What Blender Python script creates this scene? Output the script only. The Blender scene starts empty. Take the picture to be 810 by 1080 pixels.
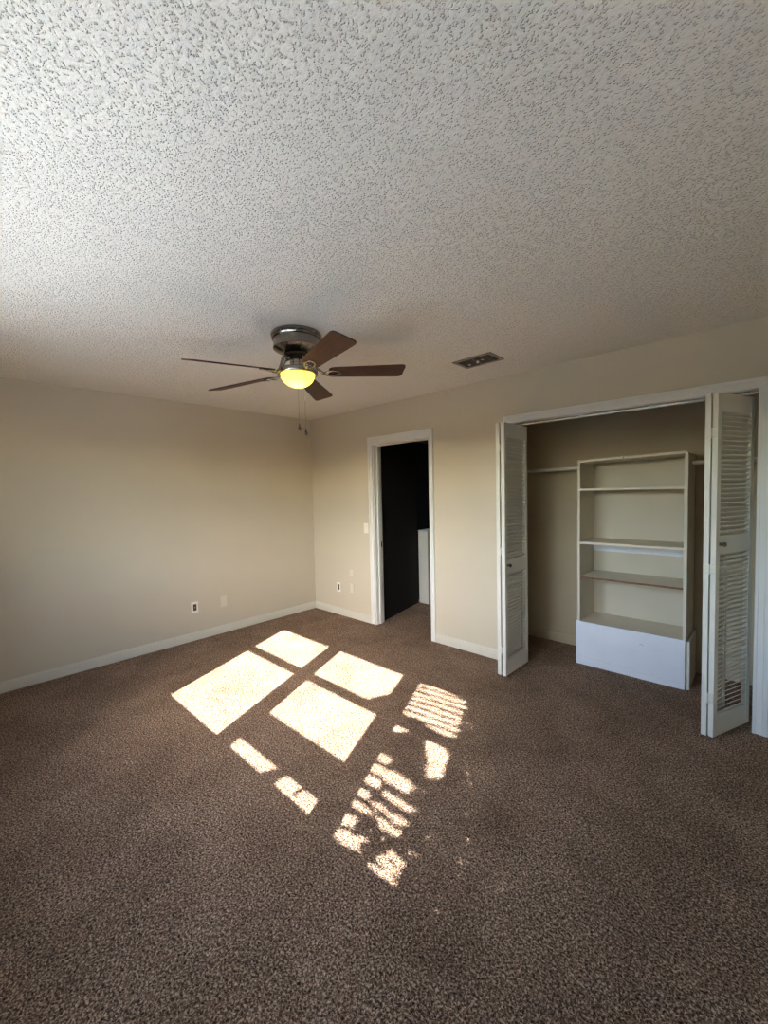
import bpy, bmesh, math, random
from mathutils import Vector, Matrix

C = bpy.context.scene.collection
S = bpy.context.scene
R = math.radians

# ------------------------------------------------------------------ camera
CAM = Vector((4.3169, -3.2391, 1.4876))
F_PX = 431.2146
YAW, PIT, ROL = 0.7552, -0.0475, -0.0223
fw = Vector((-math.sin(YAW)*math.cos(PIT), math.cos(YAW)*math.cos(PIT), math.sin(PIT)))
rt0 = Vector((math.cos(YAW), math.sin(YAW), 0)); up0 = rt0.cross(fw)
rt = rt0*math.cos(ROL) + up0*math.sin(ROL)
up = -rt0*math.sin(ROL) + up0*math.cos(ROL)
cd = bpy.data.cameras.new('camera'); cam = bpy.data.objects.new('camera', cd); C.objects.link(cam)
m = Matrix((rt, up, -fw)).transposed().to_4x4(); m.translation = CAM
cam.matrix_world = m
cd.sensor_fit = 'HORIZONTAL'; cd.sensor_width = 36; cd.lens = 36*F_PX/810; cd.clip_start = .02
S.camera = cam

# ------------------------------------------------------------------ light
SUN_POWER = 62.0
SKY_POWER = 4.5
KY = 1.411; SX = -.44                       # sunlight run in +y per metre of fall, and its x drift per metre of run
SUN_DIR = Vector((SX*KY, KY, -1)).normalized()
w = bpy.data.worlds.new('sky'); S.world = w; w.use_nodes = True
nt = w.node_tree; nt.nodes.clear()
sky = nt.nodes.new('ShaderNodeTexSky'); sky.sky_type = 'NISHITA'; sky.sun_disc = False
sky.sun_elevation = math.asin(-SUN_DIR.z); sky.sun_rotation = math.atan2(-SUN_DIR.x, -SUN_DIR.y)
sky.air_density = 1.0; sky.dust_density = 1.0; sky.ozone_density = 1.0
bg = nt.nodes.new('ShaderNodeBackground'); bg.inputs['Strength'].default_value = SKY_POWER
out = nt.nodes.new('ShaderNodeOutputWorld')
nt.links.new(sky.outputs[0], bg.inputs[0]); nt.links.new(bg.outputs[0], out.inputs[0])
sl = bpy.data.lights.new('sun', 'SUN'); sl.energy = SUN_POWER; sl.angle = R(.35); sl.color = (1, .965, .925)
so = bpy.data.objects.new('sun', sl); C.objects.link(so)
so.rotation_euler = SUN_DIR.to_track_quat('-Z', 'Y').to_euler(); so.location = (5, -12, 8)
for _x in (2.116, 3.068, 4.026):               # sky portals filling the three window openings (they guide sampling, they give no light)
    _l = bpy.data.lights.new('window_portal', 'AREA'); _l.shape = 'RECTANGLE'; _l.size = .80; _l.size_y = 1.02; _l.cycles.is_portal = True
    _o = bpy.data.objects.new('window_portal', _l); C.objects.link(_o); _o.location = (_x, -3.69, 1.58)
    _o.rotation_euler = (R(90), 0, 0)

S.view_settings.view_transform = 'Standard'; S.view_settings.look = 'None'
S.view_settings.exposure = 0.03; S.view_settings.gamma = 1; S.view_settings.use_curve_mapping = False
S.cycles.use_denoising = True; S.cycles.denoising_prefilter = 'NONE'
S.cycles.max_bounces = 14; S.cycles.diffuse_bounces = 8; S.cycles.transparent_max_bounces = 16
S.cycles.sample_clamp_indirect = 8; S.cycles.caustics_reflective = False; S.cycles.caustics_refractive = False

# ------------------------------------------------------------------ helpers
def lin(r, g, b):
    f = lambda c: (c/255/12.92) if c/255 <= .04045 else ((c/255+.055)/1.055)**2.4
    return (f(r), f(g), f(b), 1)

def mat(name, col, rough=.6, metal=0, noise=0, nscale=8, bump=0, bscale=60, col2=None):
    M = bpy.data.materials.new(name); M.use_nodes = True
    n = M.node_tree.nodes; l = M.node_tree.links; p = n['Principled BSDF']
    p.inputs['Roughness'].default_value = rough; p.inputs['Metallic'].default_value = metal
    tc = n.new('ShaderNodeTexCoord')
    if noise:
        nz = n.new('ShaderNodeTexNoise'); nz.inputs['Scale'].default_value = nscale; nz.inputs['Detail'].default_value = 5
        l.new(tc.outputs['Object'], nz.inputs['Vector'])
        mx = n.new('ShaderNodeMix'); mx.data_type = 'RGBA'
        rp = n.new('ShaderNodeValToRGB'); rp.color_ramp.elements[0].position = .35; rp.color_ramp.elements[1].position = .65
        l.new(nz.outputs['Fac'], rp.inputs[0]); l.new(rp.outputs[0], mx.inputs[0])
        a = col; b = col2 or tuple(c*(1-noise) for c in col[:3])+(1,)
        mx.inputs[6].default_value = a; mx.inputs[7].default_value = b
        l.new(mx.outputs[2], p.inputs['Base Color'])
    else:
        p.inputs['Base Color'].default_value = col
    if bump:
        nb = n.new('ShaderNodeTexNoise'); nb.inputs['Scale'].default_value = bscale; nb.inputs['Detail'].default_value = 4
        l.new(tc.outputs['Object'], nb.inputs['Vector'])
        bp = n.new('ShaderNodeBump'); bp.inputs['Strength'].default_value = bump; bp.inputs['Distance'].default_value = .004
        l.new(nb.outputs['Fac'], bp.inputs['Height']); l.new(bp.outputs[0], p.inputs['Normal'])
    return M

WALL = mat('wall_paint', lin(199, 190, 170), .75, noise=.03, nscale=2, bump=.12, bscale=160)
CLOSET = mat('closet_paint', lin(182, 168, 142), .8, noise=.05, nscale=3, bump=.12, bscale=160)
BASE = mat('baseboard_paint', lin(208, 204, 190), .5, noise=.03, nscale=6)
TRIM = mat('white_trim_paint', lin(224, 224, 220), .4, noise=.03, nscale=6, bump=.05, bscale=40)
DOORW = mat('white_door_paint', lin(222, 220, 210), .45, noise=.03, nscale=6, bump=.05, bscale=60)
CASE = mat('cream_laminate', lin(212, 205, 188), .5, noise=.04, nscale=5)
PANEL = mat('scuffed_white_paint', lin(226, 230, 238), .45, noise=.05, nscale=4, bump=.25, bscale=14)
BACKP = mat('bookcase_back', lin(196, 187, 167), .6, noise=.04, nscale=4)
BROWN = mat('bare_brown_edge', lin(120, 78, 52), .6, noise=.25, nscale=30)
DARK = mat('opening_shade', lin(20, 18, 16), .8)  # near-black colour in place of the shade inside openings
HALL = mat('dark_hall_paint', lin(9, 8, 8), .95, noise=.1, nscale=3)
HALFW = mat('half_wall_paint', lin(196, 194, 185), .6, noise=.03, nscale=4)
PLATE = mat('white_plastic', lin(236, 232, 222), .35)
PAINTED = mat('painted_over_plate', lin(210, 203, 184), .6)
SOCK = mat('brown_socket', lin(70, 58, 46), .4)
NICKEL = mat('brushed_nickel', lin(150, 144, 136), .22, 1, noise=.1, nscale=40)
DNICK = mat('dark_nickel', lin(70, 64, 58), .25, 1, noise=.1, nscale=40)
STEEL = mat('steel', lin(190, 188, 184), .25, 1)
VENTM = mat('vent_metal', lin(156, 148, 134), .5, .3, noise=.3, nscale=40)
VINYL = mat('window_vinyl', lin(235, 235, 232), .4)
RODM = mat('rod_paint', lin(214, 208, 198), .4)
SOIL = mat('outdoor_ground', lin(232, 228, 220), .9, noise=.18, nscale=2, bump=.3)
BARK = mat('bark', lin(92, 74, 56), .9, noise=.4, nscale=20)
LEAF = mat('leaf', lin(70, 96, 44), .6, noise=.3, nscale=10)
LATH = mat('weathered_board', lin(150, 132, 108), .8, noise=.3, nscale=12)

def wood(name, a, b):
    M = bpy.data.materials.new(name); M.use_nodes = True
    n = M.node_tree.nodes; l = M.node_tree.links; p = n['Principled BSDF']
    tc = n.new('ShaderNodeTexCoord'); mp = n.new('ShaderNodeMapping'); mp.inputs['Scale'].default_value = (3, 45, 20)
    nz = n.new('ShaderNodeTexNoise'); nz.inputs['Scale'].default_value = 3; nz.inputs['Detail'].default_value = 6
    rp = n.new('ShaderNodeValToRGB'); rp.color_ramp.elements[0].color = a; rp.color_ramp.elements[1].color = b
    rp.color_ramp.elements[0].position = .35; rp.color_ramp.elements[1].position = .7
    l.new(tc.outputs['Object'], mp.inputs[0]); l.new(mp.outputs[0], nz.inputs['Vector'])
    l.new(nz.outputs['Fac'], rp.inputs[0]); l.new(rp.outputs[0], p.inputs['Base Color'])
    p.inputs['Roughness'].default_value = .48; p.inputs['Specular IOR Level'].default_value = .3
    return M
WALNUT = wood('walnut_blade', lin(46, 20, 11), lin(80, 41, 23))

def carpet():
    M = bpy.data.materials.new('brown_carpet'); M.use_nodes = True
    n = M.node_tree.nodes; l = M.node_tree.links; p = n['Principled BSDF']
    p.inputs['Roughness'].default_value = 1; p.inputs['Specular IOR Level'].default_value = .1
    tc = n.new('ShaderNodeTexCoord')
    def nz(scale, det=3, rough=.6, dist=0):
        x = n.new('ShaderNodeTexNoise'); x.inputs['Scale'].default_value = scale; x.inputs['Detail'].default_value = det
        x.inputs['Roughness'].default_value = rough; x.inputs['Distortion'].default_value = dist
        l.new(tc.outputs['Object'], x.inputs['Vector']); return x
    fine = nz(138, 3, .7, .6)
    vor = n.new('ShaderNodeTexVoronoi'); vor.inputs['Scale'].default_value = 160
    wob = n.new('ShaderNodeMixRGB'); wob.blend_type = 'ADD'; wob.inputs[0].default_value = .02
    l.new(tc.outputs['Object'], wob.inputs[1]); w_ = nz(60, 2); l.new(w_.outputs['Color'], wob.inputs[2])
    l.new(wob.outputs[0], vor.inputs['Vector'])
    rp = n.new('ShaderNodeValToRGB'); e = rp.color_ramp.elements
    e[0].position = .36; e[0].color = lin(54, 38, 28); e[1].position = .64; e[1].color = lin(232, 204, 178)
    x = e.new(.5); x.color = lin(140, 113, 94)
    l.new(fine.outputs['Fac'], rp.inputs[0])
    big = nz(2.6, 4, .6, .5); br = n.new('ShaderNodeValToRGB')
    br.color_ramp.elements[0].position = .3; br.color_ramp.elements[0].color = (.72, .70, .68, 1)
    br.color_ramp.elements[1].position = .7; br.color_ramp.elements[1].color = (1.1, 1.1, 1.1, 1)
    l.new(big.outputs['Fac'], br.inputs[0])
    mx = n.new('ShaderNodeMixRGB'); mx.blend_type = 'MULTIPLY'; mx.inputs[0].default_value = 1
    l.new(rp.outputs[0], mx.inputs[1]); l.new(br.outputs[0], mx.inputs[2]); l.new(mx.outputs[0], p.inputs['Base Color'])
    ad = n.new('ShaderNodeMath'); ad.operation = 'SUBTRACT'
    l.new(fine.outputs['Fac'], ad.inputs[0]); l.new(vor.outputs['Distance'], ad.inputs[1])
    bp = n.new('ShaderNodeBump'); bp.inputs['Strength'].default_value = 1; bp.inputs['Distance'].default_value = .011
    l.new(ad.outputs[0], bp.inputs['Height']); l.new(bp.outputs[0], p.inputs['Normal'])
    return M
CARPET = carpet()

def popcorn():
    M = bpy.data.materials.new('textured_ceiling'); M.use_nodes = True
    n = M.node_tree.nodes; l = M.node_tree.links; p = n['Principled BSDF']
    p.inputs['Base Color'].default_value = lin(238, 234, 225); p.inputs['Roughness'].default_value = .9
    tc = n.new('ShaderNodeTexCoord')
    wn = n.new('ShaderNodeTexNoise'); wn.inputs['Scale'].default_value = 130; wn.inputs['Detail'].default_value = 2
    l.new(tc.outputs['Object'], wn.inputs['Vector'])
    wv = n.new('ShaderNodeMixRGB'); wv.blend_type = 'ADD'; wv.inputs[0].default_value = .011
    l.new(tc.outputs['Object'], wv.inputs[1]); l.new(wn.outputs['Color'], wv.inputs[2])
    a = n.new('ShaderNodeTexVoronoi'); a.inputs['Scale'].default_value = 112
    l.new(wv.outputs[0], a.inputs['Vector'])
    rp = n.new('ShaderNodeValToRGB'); rp.color_ramp.interpolation = 'EASE'
    rp.color_ramp.elements[0].position = .12; rp.color_ramp.elements[0].color = (1, 1, 1, 1)
    rp.color_ramp.elements[1].position = .46; rp.color_ramp.elements[1].color = (0, 0, 0, 1)
    l.new(a.outputs['Distance'], rp.inputs[0])
    rn = n.new('ShaderNodeTexNoise'); rn.inputs['Scale'].default_value = 75; rn.inputs['Detail'].default_value = 3
    l.new(tc.outputs['Object'], rn.inputs['Vector'])
    ma = n.new('ShaderNodeMath'); ma.operation = 'MULTIPLY_ADD'; ma.inputs[1].default_value = .9
    l.new(rn.outputs['Fac'], ma.inputs[0]); l.new(rp.outputs[0], ma.inputs[2])
    bp = n.new('ShaderNodeBump'); bp.inputs['Strength'].default_value = 1; bp.inputs['Distance'].default_value = .0056
    l.new(ma.outputs[0], bp.inputs['Height']); l.new(bp.outputs[0], p.inputs['Normal'])
    return M
CEIL = popcorn()

def glass():
    M = bpy.data.materials.new('window_glass'); M.use_nodes = True
    n = M.node_tree.nodes; l = M.node_tree.links; n.clear()
    t = n.new('ShaderNodeBsdfTransparent'); t.inputs[0].default_value = (.96, .97, .96, 1)
    g = n.new('ShaderNodeBsdfGlossy'); g.inputs['Roughness'].default_value = .02
    x = n.new('ShaderNodeMixShader'); x.inputs[0].default_value = .05; o = n.new('ShaderNodeOutputMaterial')
    l.new(t.outputs[0], x.inputs[1]); l.new(g.outputs[0], x.inputs[2]); l.new(x.outputs[0], o.inputs[0])
    return M
GLASS = glass()

def bowl_mat():
    M = bpy.data.materials.new('frosted_amber_glass'); M.use_nodes = True
    n = M.node_tree.nodes; l = M.node_tree.links; n.clear()
    t = n.new('ShaderNodeBsdfTranslucent'); t.inputs[0].default_value = (1, .9, .45, 1)
    d = n.new('ShaderNodeBsdfDiffuse'); d.inputs[0].default_value = (.85, .75, .4, 1)
    e = n.new('ShaderNodeEmission'); e.inputs[0].default_value = (1, .78, .16, 1); e.inputs[1].default_value = .42
    x = n.new('ShaderNodeMixShader'); x.inputs[0].default_value = .3; a = n.new('ShaderNodeAddShader'); o = n.new('ShaderNodeOutputMaterial')
    l.new(t.outputs[0], x.inputs[1]); l.new(d.outputs[0], x.inputs[2]); l.new(x.outputs[0], a.inputs[0]); l.new(e.outputs[0], a.inputs[1])
    l.new(a.outputs[0], o.inputs[0])
    return M
BOWL = bowl_mat()

def box(bm, x0, x1, y0, y1, z0, z1, M=None):
    vs = [bm.verts.new((x, y, z)) for x in (x0, x1) for y in (y0, y1) for z in (z0, z1)]
    if M: 
        for v in vs: v.co = M @ v.co
    for f in ((0,1,3,2),(4,6,7,5),(0,4,5,1),(2,3,7,6),(0,2,6,4),(1,5,7,3)):
        bm.faces.new([vs[i] for i in f])
    return vs
def B(*boxes, M=None):
    bm = bmesh.new()
    for b in boxes: box(bm, *b, M=M)
    return bm
def lathe(prof, seg=40, c=(0,0,0), M=None, bm=None):
    bm = bm or bmesh.new(); rings = []
    for r, z in prof:
        if r < 1e-5: rings.append([bm.verts.new((c[0], c[1], c[2]+z))])
        else: rings.append([bm.verts.new((c[0]+r*math.cos(2*math.pi*k/seg), c[1]+r*math.sin(2*math.pi*k/seg), c[2]+z)) for k in range(seg)])
    vs = [v for q in rings for v in q]
    for a, b in zip(rings, rings[1:]):
        for k in range(seg):
            j = (k+1) % seg
            if len(a) == 1 and len(b) == 1: continue
            if len(a) == 1: bm.faces.new((a[0], b[j], b[k]))
            elif len(b) == 1: bm.faces.new((a[k], a[j], b[0]))
            else: bm.faces.new((a[k], a[j], b[j], b[k]))
    if M:
        for v in vs: v.co = M @ v.co
    return bm
def tube(bm, pts, r, seg=10):
    pts = [Vector(p) for p in pts]; rings = []
    for i, p in enumerate(pts):
        t = (pts[min(i+1, len(pts)-1)] - pts[max(i-1, 0)]).normalized()
        a = t.cross(Vector((0, 0, 1))); a = a.normalized() if a.length > 1e-3 else Vector((1, 0, 0)); b = t.cross(a)
        rr = r[i] if isinstance(r, (list, tuple)) else r
        rings.append([bm.verts.new(p + (a*math.cos(2*math.pi*k/seg) + b*math.sin(2*math.pi*k/seg))*rr) for k in range(seg)])
    for q, s in zip(rings, rings[1:]):
        for k in range(seg): bm.faces.new((q[k], q[(k+1) % seg], s[(k+1) % seg], s[k]))
    bm.faces.new(rings[0][::-1]); bm.faces.new(rings[-1])
    return bm

def wloc(o):
    v = Vector((0, 0, 0))
    while o: v += o.location; o = o.parent
    return v
def obj(name, bm, m, parent=None, bevel=0, smooth=False, loc=None):
    """mesh given in world coordinates, linked as one object"""
    off = wloc(parent) + (Vector(loc) if loc is not None else Vector((0, 0, 0)))
    if loc is not None and parent is None: off = Vector(loc)
    bmesh.ops.recalc_face_normals(bm, faces=bm.faces)
    for v in bm.verts: v.co -= off
    me = bpy.data.meshes.new(name); bm.to_mesh(me); bm.free()
    me.materials.append(m)
    if smooth:
        for p in me.polygons: p.use_smooth = True
    o = bpy.data.objects.new(name, me); C.objects.link(o)
    if parent: o.parent = parent
    elif loc is not None: o.location = loc
    if smooth: 
        e = o.modifiers.new('edges', 'EDGE_SPLIT'); e.split_angle = R(40)
    if bevel:
        b = o.modifiers.new('bevel', 'BEVEL'); b.width = bevel; b.segments = 2; b.limit_method = 'ANGLE'
    return o
def tag(o, label, cat, group=None):
    o['label'] = label; o['category'] = cat
    if group: o['group'] = group
    return o
def thing(name, label, cat, loc, group=None):
    o = bpy.data.objects.new(name, None); C.objects.link(o); o.location = loc; o.empty_display_size = .1
    return tag(o, label, cat, group)
def struct(name, bm, m, label=None, **k):
    o = obj(name, bm, m, **k); o['kind'] = 'structure'
    if label: o['label'] = label
    return o

# ------------------------------------------------------------------ room shell
H = 2.44; XR = 5.0; YF = -3.60; YO = -3.74; YG = -3.70; T = .12
CX0, CX1, CY = 2.50, 4.40, .77                       # closet inside
DX0, DX1, DZ = 1.10, 1.905, 2.03                     # doorway rough opening
QX0, QX1, QZ = 2.74, 4.28, 2.05                      # closet rough opening
WX = ((1.722, 2.510), (2.672, 3.464), (3.630, 4.422)); WZ0, WZR0, WZR1, WZ1 = 1.077, 1.677, 1.733, 2.080
HY1 = 4.2

struct('floor', B((0, XR, YF, T, -.12, 0), (.5, 2.18, T, 1.15, -.12, 0), (CX0, CX1, T, CY, -.12, 0)), CARPET, 'brown mottled cut pile carpet across the bedroom')
struct('ceiling', B((0, XR, YF, 0, H, H+.12)), CEIL, 'white textured ceiling')
struct('wall_left', B((-.12, 0, YO, T, 0, H)), WALL, 'plain beige wall on the left')
struct('wall_back', B((0, DX0, 0, T, 0, H), (DX0, DX1, 0, T, DZ, H), (DX1, QX0, 0, T, 0, H), (QX0, QX1, 0, T, QZ, H), (QX1, XR, 0, T, 0, H)), WALL,
       'beige wall with the open doorway and the closet')
struct('wall_right', B((XR, XR+.12, YO, T, 0, H)), WALL)
MS, MB_, MT = .06, .12, .03
fb = [(0, XR, YO, YF, 0, WZ0-MB_), (0, XR, YO, YF, WZ1+MT, H)]
xs = [0] + [v for a, b in WX for v in (a-MS, b+MS)] + [XR]
for i in range(0, len(xs), 2): fb.append((xs[i], xs[i+1], YO, YF, WZ0-MB_, WZ1+MT))
struct('wall_front', B(*fb), WALL)
# closet interior walls
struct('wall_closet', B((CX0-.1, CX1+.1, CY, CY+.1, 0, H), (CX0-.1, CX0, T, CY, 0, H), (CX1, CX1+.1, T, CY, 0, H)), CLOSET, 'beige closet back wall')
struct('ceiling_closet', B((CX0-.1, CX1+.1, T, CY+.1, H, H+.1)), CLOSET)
# dark hall beyond the doorway, with the stairwell behind the half wall
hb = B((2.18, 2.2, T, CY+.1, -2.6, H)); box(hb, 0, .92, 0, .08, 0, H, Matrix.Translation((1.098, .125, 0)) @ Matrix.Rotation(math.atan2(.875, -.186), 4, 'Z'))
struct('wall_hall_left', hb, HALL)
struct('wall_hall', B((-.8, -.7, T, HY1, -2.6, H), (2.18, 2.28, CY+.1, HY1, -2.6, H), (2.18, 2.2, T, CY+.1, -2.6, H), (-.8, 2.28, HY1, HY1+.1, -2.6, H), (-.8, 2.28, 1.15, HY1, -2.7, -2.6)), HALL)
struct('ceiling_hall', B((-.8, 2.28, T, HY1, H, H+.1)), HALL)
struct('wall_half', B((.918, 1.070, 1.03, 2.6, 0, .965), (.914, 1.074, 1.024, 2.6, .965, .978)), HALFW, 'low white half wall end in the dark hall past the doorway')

# window wall openings
for i, (a, b) in enumerate(WX):
    yg0, yg1 = -3.715, -3.685
    f = struct('window_%d' % (i+1), B((a-MS, a, yg0, yg1, WZ0-MB_, WZ1+MT), (b, b+MS, yg0, yg1, WZ0-MB_, WZ1+MT),
        (a, b, yg0, yg1, WZ0-MB_, WZ0), (a, b, yg0, yg1, WZ1, WZ1+MT), (a, b, yg0, yg1, WZR0, WZR1)), VINYL)
    obj('glass_pane', B((a, b, -3.702, -3.698, WZ0, WZR0)), GLASS, f)
    obj('glass_pane', B((a, b, -3.702, -3.698, WZR1, WZ1)), GLASS, f)
    obj('window_sill', B((a-MS-.02, b+MS+.02, -3.685, -3.575, WZ0-MB_-.0, WZ0-MB_+.02)), TRIM, f, bevel=.004)
    if i == 1:
        obj('shadow_board', B((a+.020, b+.010, -3.73, -3.718, 1.166, 1.353)), LATH, f)  # added unseen board, sized to shade a band of the sun patch

# ------------------------------------------------------------------ trims
def baseboard(name, p0, p1, inward, m=None):
    """moulded board along a wall from p0 to p1; inward = unit vector into the room"""
    p0, p1, n = Vector((*p0, 0)), Vector((*p1, 0)), Vector((*inward, 0))
    prof = [(0, 0), (.014, 0), (.014, .052), (.010, .058), (.011, .066), (.006, .074), (.004, .084), (0, .086)]
    bm = bmesh.new()
    A = [bm.verts.new(p0 + n*d + Vector((0, 0, z))) for d, z in prof]
    Bv = [bm.verts.new(p1 + n*d + Vector((0, 0, z))) for d, z in prof]
    k = len(prof)
    for i in range(k): bm.faces.new((A[i], A[(i+1) % k], Bv[(i+1) % k], Bv[i]))
    bm.faces.new(A); bm.faces.new(Bv[::-1])
    return struct(name, bm, m or BASE, 'white baseboard')
baseboard('baseboard_left', (0, YF), (0, 0), (1, 0))
baseboard('baseboard_back', (0, 0), (1.05, 0), (0, -1))
baseboard('baseboard_middle', (1.942, 0), (2.684, 0), (0, -1))
baseboard('baseboard_corner', (4.334, 0), (XR, 0), (0, -1))
baseboard('baseboard_closet', (CX0, CY), (3.14, CY), (0, -1), CLOSET)
baseboard('baseboard_right', (XR, YF), (XR, 0), (-1, 0))

def casing(x0, x1, xi0, xi1, z, zi, top_over=0):
    """stepped casing boards: two legs and a head on the room face of the back wall"""
    bs = []
    for d, s in ((.010, 0), (.016, .010), (.0125, .030)):     # layered profile: outer edge thick, hollow, bead
        pass
    def leg(a, b, outer_left):
        wv = b-a
        if outer_left: return [(a, a+.022, -.018, 0, 0, z), (a+.022, b-.014, -.013, 0, 0, z-.02), (b-.014, b, -.016, 0, 0, zi+.014)]
        return [(b-.022, b, -.018, 0, 0, z), (a+.014, b-.022, -.013, 0, 0, z-.02), (a, a+.014, -.016, 0, 0, zi+.014)]
    bs += leg(x0, xi0, True) + leg(xi1, x1, False)
    bs += [(x0+.022, x1-.022, -.018, 0, z-.022, z), (xi0-.014, xi1+.014, -.0135, 0, zi+.012, z-.022), (xi0, xi1, -.0165, 0, zi, zi+.014)]
    return bs
door_c = casing(1.051, 1.942, 1.113, 1.892, 2.100, 2.022)
door_c += [(DX0, 1.124, -.002, T+.002, 0, DZ-.014), (1.881, DX1, -.002, T+.002, 0, DZ-.014), (DX0, DX1, -.002, T+.002, DZ-.014, DZ),
           (1.124, 1.137, .045, .08, 0, DZ-.027), (1.868, 1.881, .045, .08, 0, DZ-.027), (1.124, 1.881, .045, .08, DZ-.027, DZ-.014)]
t1 = struct('trim_1', B(*door_c), TRIM, 'white door casing around the open dark doorway', bevel=.0015)
obj('strike_plate', B((1.1235, 1.1255, .085, .105, .87, .93)), DNICK, t1)
clo_c = casing(2.684, 4.334, 2.748, 4.268, 2.101, 2.040)
clo_c += [(QX0, 2.752, -.002, T+.002, 0, QZ-.014), (4.266, QX1, -.002, T+.002, 0, QZ-.014), (QX0, QX1, -.002, T+.002, QZ-.014, QZ)]
t2 = struct('trim_2', B(*clo_c), TRIM, 'white casing around the closet opening', bevel=.0015)
obj('door_track', B((2.752, 4.266, .038, .044, 2.018, 2.036), (2.752, 4.266, .066, .072, 2.018, 2.036), (2.752, 4.266, .038, .072, 2.032, 2.036)), STEEL, t2)

# ------------------------------------------------------------------ louvred bifold doors
def leaf(parent, p_front, p_rear, thick, side, rails, name='door_leaf'):
    """one louvred leaf running from p_front to p_rear (xy, face line), thickness towards side (+1/-1 = local +y/-y)"""
    a, b = Vector((*p_front, 0)), Vector((*p_rear, 0)); L = (b-a).length
    u = (b-a).normalized(); n = Vector((0, 0, 1)).cross(u)*side
    M = Matrix(((u.x, n.x, 0, a.x), (u.y, n.y, 0, a.y), (0, 0, 1, 0), (0, 0, 0, 1)))
    z0, z1 = .02, 2.005; s = .036
    lo0, lo1, up0_, up1 = rails
    bm = bmesh.new()
    box(bm, 0, s, 0, thick, z0, z1, M); box(bm, L-s, L, 0, thick, z0, z1, M)
    box(bm, s, L-s, .001, thick-.001, z0, lo0, M); box(bm, s, L-s, .001, thick-.001, lo1, up0_, M); box(bm, s, L-s, .001, thick-.001, up1, z1, M)
    for q0, q1 in ((lo0, lo1), (up0_, up1)):
        k = round((q1-q0)/.0278); st = (q1-q0)/k
        for i in range(k):
            zc = q0 + st*(i+.5)
            # a slat: leans from low on face side (y=0) to high inside
            vs = []
            for x in (s, L-s):
                for (yy, zz) in ((.002, .0074), (.002, .0136), (thick-.002, -.0094), (thick-.002, -.0136)):
                    vs.append(bm.verts.new(M @ Vector((x, yy, zc+zz))))
            for f in ((0,1,2,3),(7,6,5,4),(0,4,5,1),(1,5,6,2),(2,6,7,3),(3,7,4,0)): bm.faces.new([vs[j] for j in f])
    o = obj(name, bm, DOORW, parent)
    return o, M, L
def knob(parent, M, x, z, face=-1):
    K = M @ Matrix.Translation((x, 0, z)) @ Matrix.Rotation(R(90), 4, 'X')     # lathe z -> local -y (out of the face)
    return obj('knob', lathe([(0, 0), (.011, 0), (.011, .002), (.006, .004), (.0055, .010), (.010, .014), (.0145, .020), (.0145, .024), (.010, .029), (0, .031)], 24, M=K), NICKEL, parent, smooth=True)
def hinge(parent, xa, xb, y, z):
    bm = bmesh.new(); xm = (xa+xb)/2
    box(bm, xa, xm-.003, y-.002, y, z-.030, z+.022); box(bm, xm+.003, xb, y-.002, y, z-.022, z+.030)
    lathe([(0, -.030), (.0045, -.030), (.0045, .030), (0, .030)], 10, (xm, y-.003, z), bm=bm)
    for dz in (-.018, .012): lathe([(0, -.0)] + [(.003, 0), (.003, .001), (0, .001)], 8, M=Matrix.Translation((xa+.007, y-.0025, z+dz)) @ Matrix.Rotation(R(90), 4, 'X'), bm=bm)
    return obj('hinge', bm, DOORW, parent)

d1 = bpy.data.objects.new('door_1', None); C.objects.link(d1); d1.location = (2.80, -.1, 0); d1['kind'] = 'structure'
tag(d1, 'white louvred bifold closet door folded open at the left side of the closet', 'door')
railsL = (.135, .828, .938, 1.899)
lf, ML, LL = leaf(d1, (2.835, -.305), (2.846, .076), .030, 1, railsL)
knob(lf, ML, .022+.02, .897)
leaf(d1, (2.763, -.303), (2.764, .075), .030, -1, railsL)
for z in (1.815, 1.006, .222): hinge(d1, 2.767, 2.829, -.304, z)
d2 = bpy.data.objects.new('door_2', None); C.objects.link(d2); d2.location = (4.10, -.1, 0); d2['kind'] = 'structure'
tag(d2, 'white louvred bifold closet door folded open beside the right closet casing', 'door')
railsR = (.137, 1.097, 1.197, 1.910)
lf, MR, LR = leaf(d2, (4.104, -.265), (4.250, .082), .027, 1, railsR)
knob(lf, MR, .04, 1.149)
leaf(d2, (4.047, -.262), (4.110, .110), .026, -1, railsR)
for z in (1.782, 1.006, .250): hinge(d2, 4.050, 4.101, -.266, z)

# ------------------------------------------------------------------ bookcase in the closet
bc = thing('bookcase', 'tall cream bookcase with open shelves and a white base panel inside the closet', 'bookcase', (3.52, .57, 0))
bx0, bx1, by0, by1, bh = 3.148, 3.898, .375, .755, 1.722
obj('side_panel', B((bx0, bx0+.020, by0, by1, 0, bh)), CASE, bc, bevel=.001)
obj('side_panel', B((bx1-.022, bx1, by0, by1, 0, bh+.006)), CASE, bc, bevel=.001)
obj('back_panel', B((bx0+.02, bx1-.022, by1-.008, by1, .0, bh-.004)), BACKP, bc)
bm = bmesh.new()
for xa, xb, za, zb in ((bx0+.02, 3.482, bh-.018, bh-.006), (3.494, bx1-.022, bh-.010, bh+.002)):
    vs = [bm.verts.new(p) for p in ((xa, by0, za-.004), (xb, by0, zb-.004), (xb, by1-.008, zb-.004), (xa, by1-.008, za-.004), (xa, by0, za+.014), (xb, by0, zb+.014), (xb, by1-.008, zb+.014), (xa, by1-.008, za+.014))]
    for f in ((0,1,2,3),(7,6,5,4),(0,4,5,1),(1,5,6,2),(2,6,7,3),(3,7,4,0)): bm.faces.new([vs[j] for j in f])
obj('top_panel', bm, CASE, bc)
obj('shelf', B((bx0+.02, bx1-.022, by0+.002, by1-.008, 1.466, 1.484)), CASE, bc, bevel=.001)
s2 = obj('shelf', B((bx0+.02, bx1-.022, by0+.002, by1-.008, 1.020, 1.040)), CASE, bc, bevel=.001)
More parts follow.
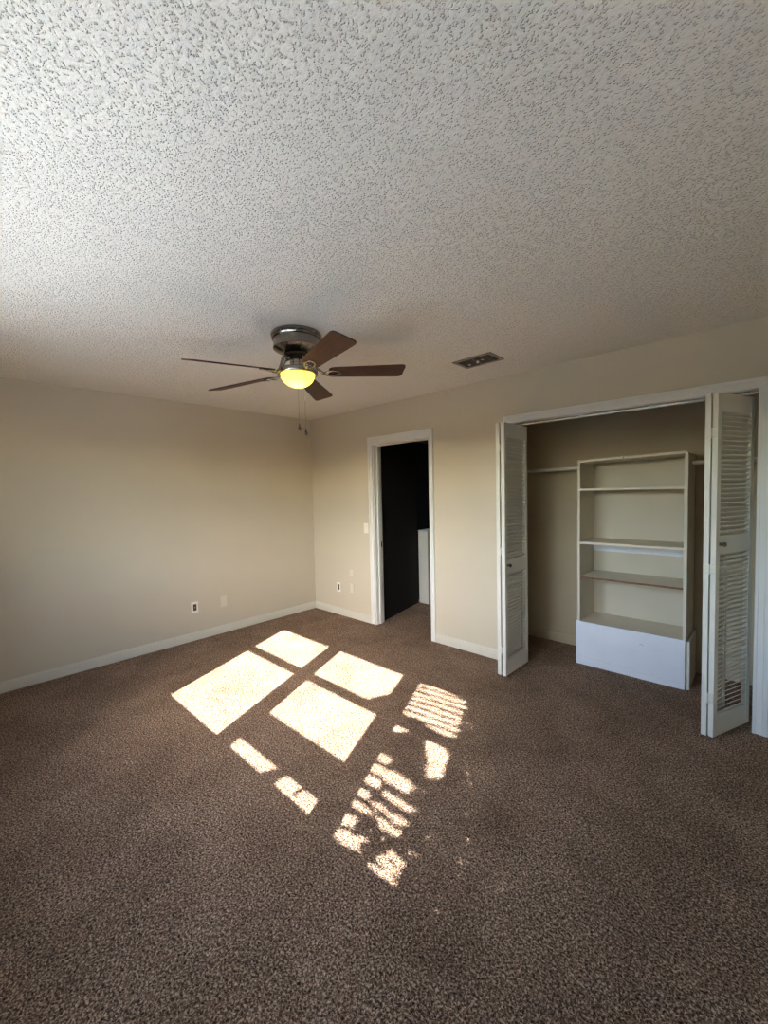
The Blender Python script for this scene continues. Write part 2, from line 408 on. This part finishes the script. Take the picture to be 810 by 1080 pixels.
obj('batten', B((bx0+.021, bx1-.023, by1-.028, by1-.0085, .925, 1.019)), PANEL, bc, bevel=.001)
s3 = obj('shelf', B((bx0+.021, bx1-.023, by0+.018, by1-.009, .734, .746)), CASE, bc)
obj('front_edge', B((bx0+.021, bx1-.023, by0+.010, by0+.018, .731, .745)), BROWN, s3)['label'] = 'bare brown front edge'
obj('shelf', B((bx0+.02, bx1-.022, by0, by1-.008, .342, .360)), CASE, bc, bevel=.001)
bpn = obj('base_panel', B((bx0-.006, bx1-.004, by0-.014, by0-.001, 0, .366)), PANEL, bc, bevel=.0015); bpn['label'] = 'scuffed white front base panel'
def ribbon(x0, x1, zf, w, y):
    bm = bmesh.new(); pr = None
    for k in range(61):
        x = x0+(x1-x0)*k/60; z = zf(x); hw = w*(.6+.4*math.sin(k*1.7))
        cur = [bm.verts.new((x, yy, z+dz)) for yy, dz in ((y, hw), (y-.0012, 0), (y, -hw))]
        if pr: bm.faces.new((pr[0], cur[0], cur[1], pr[1])); bm.faces.new((pr[1], cur[1], cur[2], pr[2]))
        pr = cur
    return bm
obj('paint_ridge', ribbon(bx0+.02, bx1-.03, lambda x: .075-.035*((x-bx0)/.75)**.7+.006*math.sin(x*38)+.004*math.sin(x*91), .0022, by0-.0138), CASE, bpn)
obj('paint_chip', ribbon(bx0+.46, bx0+.49, lambda x: .27+.003*math.sin(x*200), .0025, by0-.0138), BROWN, bpn)
obj('side_board', B((bx1+.004, bx1+.022, by0+.004, by0+.34, 0, .358)), CASE, bc, bevel=.0015)

# ------------------------------------------------------------------ closet rods
def rod(x0, x1, label):
    bm = bmesh.new(); tube(bm, [(x0+.004, .55, 1.660), (x1, .55, 1.660)], .016, 16)
    t = tag(obj('closet_rod', bm, RODM, smooth=True, loc=((x0+x1)/2, .55, 1.66)), label, 'closet rod', 'white hanging rods in the closet')
    return t
r1 = rod(CX0, bx0, 'white closet hanging rod left of the bookcase')
obj('end_flange', lathe([(0, 0), (.03, 0), (.03, .008), (.02, .012), (0, .012)], 20, M=Matrix.Translation((CX0, .55, 1.66)) @ Matrix.Rotation(R(90), 4, 'Y')), RODM, r1)
r2 = rod(bx1+.0, CX1-.006, 'white closet hanging rod right of the bookcase')
obj('end_flange', lathe([(0, 0), (.03, 0), (.03, .008), (.02, .012), (0, .012)], 20, M=Matrix.Translation((CX1, .55, 1.66)) @ Matrix.Rotation(R(-90), 4, 'Y')), RODM, r2)

# ------------------------------------------------------------------ ceiling fan
FX, FY = 2.25, -1.77
fan = thing('ceiling_fan', 'flush mount ceiling fan with five dark wood blades and a lit yellow glass bowl', 'ceiling fan', (FX, FY, H))
c0 = (FX, FY, 0)
obj('motor_housing', lathe([(0, H), (.146, H), (.150, H-.005), (.150, H-.016), (.145, H-.021), (.148, H-.027), (.145, H-.034), (.137, H-.037),
    (.136, H-.074), (.139, H-.078), (.139, H-.088), (.134, H-.092), (.110, H-.106), (.082, H-.120), (0, H-.120)], 56, c0), NICKEL, fan, smooth=True)
obj('rotor_hub', lathe([(0, 2.320), (.078, 2.320), (.078, 2.306), (.066, 2.300), (0, 2.300)], 48, c0), DNICK, fan, smooth=True)
obj('switch_housing', lathe([(0, 2.300), (.042, 2.300), (.045, 2.296), (.045, 2.270), (.042, 2.268), (.042, 2.262), (.045, 2.260), (.045, 2.236), (0, 2.236)], 40, c0), NICKEL, fan, smooth=True)
bladez = ((-87, 2.142), (-160, 2.191), (127.5, 2.213), (57, 2.262), (-16, 2.210))
for ang, zt in bladez:
    t = R(ang)
    r0, r1_ = .185, .662; zr = 2.214 + (zt-2.205)*.25
    slope = math.atan2(zt - zr, r1_ - r0)
    # local frame: x outwards along the blade, y across, pitched 14 degrees
    M = Matrix.Translation((FX, FY, zr)) @ Matrix.Rotation(t, 4, 'Z') @ Matrix.Translation((r0, 0, 0)) @ Matrix.Rotation(-slope, 4, 'Y') @ Matrix.Rotation(R(-14), 4, 'X')
    L = (r1_-r0)/math.cos(slope)
    outl = []
    for x, hw in ((0, .036), (.01, .046), (.03, .0515), (L*.5, .060), (L*.8, .066), (L-.03, .068), (L-.010, .064), (L-.002, .054), (L, .040)): outl.append((x, hw))
    pts = [(x, -h) for x, h in outl] + [(x, h) for x, h in reversed(outl)]
    bm = bmesh.new()
    lo = [bm.verts.new((x, y, -.003)) for x, y in pts]; hi = [bm.verts.new((x, y, .003)) for x, y in pts]
    bm.faces.new(lo[::-1]); bm.faces.new(hi)
    for k in range(len(pts)): bm.faces.new((lo[k], lo[(k+1) % len(pts)], hi[(k+1) % len(pts)], hi[k]))
    bmesh.ops.recalc_face_normals(bm, faces=bm.faces)
    me = bpy.data.meshes.new('blade'); bm.to_mesh(me); bm.free(); me.materials.append(WALNUT)
    b = bpy.data.objects.new('blade', me); C.objects.link(b); b.parent = fan
    b.matrix_local = Matrix.Translation(-fan.location) @ M
    # blade iron: S-curved arm from the rotor and a forked plate under the blade
    bm = bmesh.new()
    Mi = M.inverted()
    Z = Matrix.Translation((FX, FY, 0)) @ Matrix.Rotation(t, 4, 'Z')
    P = [Mi @ (Z @ Vector(p)) for p in ((.066, 0, 2.306), (.088, 0, 2.300), (.104, 0, 2.278), (.116, 0, 2.245), (.130, 0, zr+.008), (.150, 0, zr-.008), (.178, 0, zr-.009))]
    tube(bm, P, [.010, .010, .009, .008, .008, .009, .009], 10)
    for sgn in (-1, 1):
        tube(bm, [(-.030, 0, -.009), (-.008, .020*sgn, -.009), (.022, .028*sgn, -.007), (.055, .020*sgn, -.006), (.074, .004*sgn, -.006)], [.007, .006, .0055, .005, .004], 8)
    for sx, sy in ((.022, .028), (.022, -.028), (.072, 0)):
        lathe([(0, -.011), (.008, -.010), (.008, -.003), (0, -.003)], 12, (sx, sy, 0), bm=bm)
    bmesh.ops.recalc_face_normals(bm, faces=bm.faces)
    me = bpy.data.meshes.new('blade_bracket'); bm.to_mesh(me); bm.free(); me.materials.append(NICKEL)
    for p in me.polygons: p.use_smooth = True
    q = bpy.data.objects.new('blade_bracket', me); C.objects.link(q); q.parent = fan
    q.matrix_local = Matrix.Translation(-fan.location) @ M
obj('lamp_fitter', lathe([(0, 2.238), (.050, 2.238), (.096, 2.236), (.114, 2.231), (.119, 2.224), (.119, 2.208), (.115, 2.202), (.106, 2.201), (.106, 2.216), (0, 2.216)], 56, c0), NICKEL, fan, smooth=True)
zb = 2.207; prof = []
for k in range(13):
    a = R(90*k/12); prof.append((.102*math.cos(a), zb - .080*math.sin(a)))
prof[-1] = (0, zb-.080)
inner = [(max(r-.003, 0) if r else 0, z+.003) for r, z in reversed(prof)]
obj('lamp_bowl', lathe(prof + inner, 48, c0), BOWL, fan, smooth=True)
pl = bpy.data.lights.new('fan_bulb', 'POINT'); pl.energy = 1.3; pl.color = (1, .80, .45); pl.shadow_soft_size = .02
po = bpy.data.objects.new('fan_bulb', pl); C.objects.link(po); po.parent = fan; po.location = (.012, -.012, 2.158-H)
# pull chains on the near side of the lamp
dcam = Vector((.815, -.579, 0)); rcam = Vector((.579, .815, 0))
def chain(side, zend, bead):
    p = Vector((FX, FY, 0)) + dcam*.118 + rcam*side
    bm = bmesh.new(); z = 2.222
    tube(bm, [(p.x, p.y, 2.222), (p.x, p.y, zend+.02)], .0008, 6)
    while z > zend+.02:
        lathe([(0, .0016), (.0014, .0008), (.0014, -.0008), (0, -.0016)], 6, (p.x, p.y, z), bm=bm); z -= .0065
    o = obj('pull_chain', bm, STEEL, fan)
    obj('chain_pull', lathe([(0, .022), (.003, .020), (.004, .008), (.0085, -.002), (.009, -.010), (.006, -.016), (0, -.018)], 16, (p.x, p.y, zend)), DNICK, o, smooth=True)
    if bead: obj('chain_sleeve', lathe([(0, .03), (.0035, .03), (.0035, -.035), (0, -.035)], 10, (p.x, p.y, 2.06)), PLATE, o)
chain(.0, 1.873, False)
chain(.036, 1.845, True)

# ------------------------------------------------------------------ ceiling vent
vt = thing('air_vent', 'grey rectangular metal air vent in the ceiling between fan and closet', 'vent', (2.749, -.532, H))
vx0, vx1, vy0, vy1 = 2.594, 2.904, -.638, -.430
obj('vent_frame', B((vx0, vx1, vy0, vy0+.028, H-.008, H), (vx0, vx1, vy1-.028, vy1, H-.008, H), (vx0, vx0+.028, vy0+.028, vy1-.028, H-.008, H), (vx1-.028, vx1, vy0+.028, vy1-.028, H-.008, H)), VENTM, vt, bevel=.002)
obj('duct_shade_sheet', B((vx0+.02, vx1-.02, vy0+.02, vy1-.02, H-.0025, H-.0005)), DARK, vt)  # flat dark sheet standing in for the shade up the duct
for k in range(5):
    yc = vy0+.045+k*.030
    for (xa, xb), tl in (((vx0+.028, vx0+.150), 38), ((vx1-.150, vx1-.028), 38)):
        M = Matrix.Translation((0, yc, H-.009)) @ Matrix.Rotation(R(tl), 4, 'X')
        bm = bmesh.new(); box(bm, xa, xb, -.009, .009, -.0008, .0008, M)
        obj('vent_slat', bm, VENTM, vt)
obj('damper_bar', B((vx0+.150, vx1-.150, vy0+.028, vy1-.028, H-.012, H-.004)), VENTM, vt)
for x, y in ((vx0+.075, -.515), (vx0+.145, -.520), (vx1-.105, -.560), (vx0+.160, -.545)):
    obj('white_chip', lathe([(0, -.016), (.010, -.014), (.011, -.010), (0, -.008)], 10, (x, y, H)), PLATE, vt)

# ------------------------------------------------------------------ wall plates
def plate(name, label, cat, wall, u, z, kind, group=None):
    """wall 'L' (x=0, u=y) or 'B' (y=0, u=x)"""
    if wall == 'L': M = Matrix(((0, 0, 1, 0), (1, 0, 0, u), (0, 1, 0, z), (0, 0, 0, 1)))
    else: M = Matrix(((1, 0, 0, u), (0, 0, -1, 0), (0, 1, 0, z), (0, 0, 0, 1)))
    loc = (0, u, z) if wall == 'L' else (u, 0, z)
    t = thing(name, label, cat, loc, group)
    hw, hh = .035, .0575
    if kind == 'small': hh = .040
    m = PLATE if kind in ('outlet', 'switch') else PAINTED
    obj('cover_plate', B((-hw, hw, -hh, hh, 0, .005), M=M), m, t, bevel=.002)
    if kind == 'outlet':
        o = obj('socket_face', B((-.017, .017, -.034, .034, .004, .0075), M=M), SOCK, t, bevel=.001)
        for zc in (-.017, .017):
            for xc in (-.0065, .0065): obj('socket_slot', B((xc-.0015, xc+.0015, zc-.004, zc+.006, .007, .0079), M=M), DARK, o)
    elif kind == 'switch':
        obj('rocker', B((-.016, .016, -.033, .033, .004, .0085), M=M), PLATE, t, bevel=.002)
    elif kind == 'painted_outlet':
        for zc in (-.019, .019): obj('socket_face', lathe([(0, .0065), (.0155, .0065), (.0165, .004), (.0165, 0)], 20, M=M @ Matrix.Translation((0, zc, 0))), PAINTED, t)
    else:
        obj('jack', B((-.008, .008, -.008, .008, .004, .008), M=M), PAINTED, t)
    for zc in ((-.045, .045) if kind != 'outlet' else (0,)):
        if kind == 'small': zc *= .65
        bm = lathe([(0, .0), (.003, 0), (.003, .0085 if kind == 'outlet' else .0058), (0, .0088 if kind == 'outlet' else .006)], 10, M=M @ Matrix.Translation((0, zc, 0)))
        obj('screw', bm, m, t)
plate('electrical_outlet', 'white outlet with dark brown sockets low on the left wall', 'outlet', 'L', -1.549, .343, 'outlet')
plate('wall_plate', 'beige painted-over cover plate low on the left wall nearer the corner', 'wall plate', 'L', -1.240, .343, 'painted_outlet')
plate('electrical_outlet', 'white outlet with dark brown sockets low between the corner and doorway', 'outlet', 'B', .476, .340, 'outlet')
plate('wall_plate', 'small beige painted jack plate above another plate left of the doorway', 'wall plate', 'B', .722, .545, 'small')
plate('wall_plate', 'beige painted-over outlet plate below a smaller plate left of the doorway', 'wall plate', 'B', .722, .362, 'painted_outlet')
plate('light_switch', 'white light switch on the wall beside the doorway casing', 'light switch', 'B', .985, 1.088, 'switch')

# ------------------------------------------------------------------ outdoors (lights the room)
struct('ground', B((-30, 36, -45, YO, -.35, -.20)), SOIL)
struct('horizon_blocker', B(*[(-14+k*.16, -14+k*.16+.15, -12.03, -12, -.2, 2.3) for k in range(220)]), LATH)  # unseen boards added to block the warm glow along the horizon

# shrub outside the third window: its leaves make the dappled light on the carpet
def floor_px(u, v):
    d = fw + rt*((u-405)/F_PX) - up*((v-540)/F_PX); k = -CAM.z/d.z
    p = CAM + d*k; return (p.x, p.y)
LIT = [[(518,352),(560,348),(608,385),(600,430),(585,470),(575,515),(530,520),(535,450),(525,400)],
       [(366,300),(400,283),(430,297),(395,312)],
       [(325,400),(348,410),(335,470),(290,560),(235,560),(250,500)],
       [(215,570),(250,580),(235,610),(208,600)],
       [(180,612),(258,665),(250,685),(172,640)],
       [(150,670),(195,700),(180,745),(213,795),(195,812),(140,740)],
       [(108,745),(150,770),(200,840),(190,855),(130,810),(100,790)],
       [(105,815),(160,860),(150,878),(110,850)],
       [(340,490),(400,510),(440,560),(430,590),(380,560),(330,540)],
       [(320,575),(450,655),(440,675),(330,605)],
       [(270,630),(330,655),(325,675),(270,645)],
       [(345,680),(420,715),(410,738),(350,705)],
       [(290,695),(390,770),(380,790),(330,755)],
       [(350,850),(410,900),(400,925),(340,880)],
       [(305,880),(395,940),(385,960),(300,905)],
       [(290,920),(375,985),(370,1003),(290,950)],
       [(275,975),(345,1025),(335,1035),(275,1000)]]
LITF = [[floor_px(330+a/4.318, 700+b/4.32) for a, b in P] for P in LIT]
BLK = [floor_px(330+a/4.318, 700+b/4.32) for a, b in ((488, 80), (695, 150), (640, 350), (410, 222))]
def inside(P, x, y):
    c = False; n = len(P)
    for i in range(n):
        x1, y1 = P[i]; x2, y2 = P[i-1]
        if (y1 > y) != (y2 > y) and x < (x2-x1)*(y-y1)/(y2-y1)+x1: c = not c
    return c
rnd = random.Random(7)
STR = ((floor_px(461, 724)[1]-floor_px(443.5, 719.7)[1])/(floor_px(461, 724)[0]-floor_px(443.5, 719.7)[0]))   # run of the bright streaks
def band(x, y, per, th): return math.sin((y - STR*x + .012*math.sin(x*7))*2*math.pi/per) > th
def lit(x, y):
    if inside(BLK, x, y): return band(x, y, .068, .15)
    for i, P in enumerate(LITF):
        if inside(P, x, y): return i not in (2, 5, 6) or band(x, y, .09, -.35)
    if y < -1.96 and (2.36 + .3*(y+2.1) < x < 2.50 or 2.60 < x < 2.66): return False
    if -1.27 < y < -.98 and 2.34 - .5*(-.98-y) < x < 2.6: return False
    return x < 2.14 + .44*(-.714-y) + .05
SY = -4.0                                            # the shrub stands 0.6 m outside the glass
def to_floor(p):
    k = p.z/(-SUN_DIR.z); return (p.x + SUN_DIR.x*k, p.y + SUN_DIR.y*k)
bm = bmesh.new(); n = 0; cnt = 0
while n < 160000 and cnt < 14000:
    n += 1
    c = Vector((rnd.uniform(3.0, 4.8), rnd.uniform(SY-.12, SY+.12), rnd.uniform(1.15, 2.45)))
    L = rnd.uniform(.02, .055); wd = rnd.uniform(.003, .008)
    a = math.atan(STR/1.411/(1+.44*STR)) + R(rnd.gauss(0, 3.5)); d = Vector((math.cos(a), rnd.uniform(-.3, .3), math.sin(a))).normalized()
    up_ = Vector((0, rnd.uniform(-.3, .3), 1)).cross(d).cross(d).normalized()*-1
    bad = 0
    for k in (-1, -.5, 0, .5, 1):
        for j in (-1, 1):
            if lit(*to_floor(c + d*(L*k*.9) + up_*(wd*j*.6))): bad += 1
    if bad > 0: continue
    cnt += 1
    v = [bm.verts.new(c + d*(L*k) + up_*(wd*h)) for k, h in ((-1, 0), (-.3, -1), (.4, -.8), (1, 0), (.4, .8), (-.3, 1))]
    bm.faces.new(v)
shr = thing('shrub', 'leafy shrub outside the window casting dappled sunlight on the carpet', 'shrub', (4.05, SY, -.2))
obj('foliage', bm, LEAF, shr)['kind'] = 'stuff'
bm = bmesh.new()
for k in range(5):
    x = 3.55+k*.26
    tube(bm, [(4.05+(k-2)*.03, SY, -.2), (4.05+(x-4.05)*.5, SY-.03, .5), (x, SY-.06, 1.0)], [.02, .015, .008], 8)
obj('stem', bm, BARK, shr)
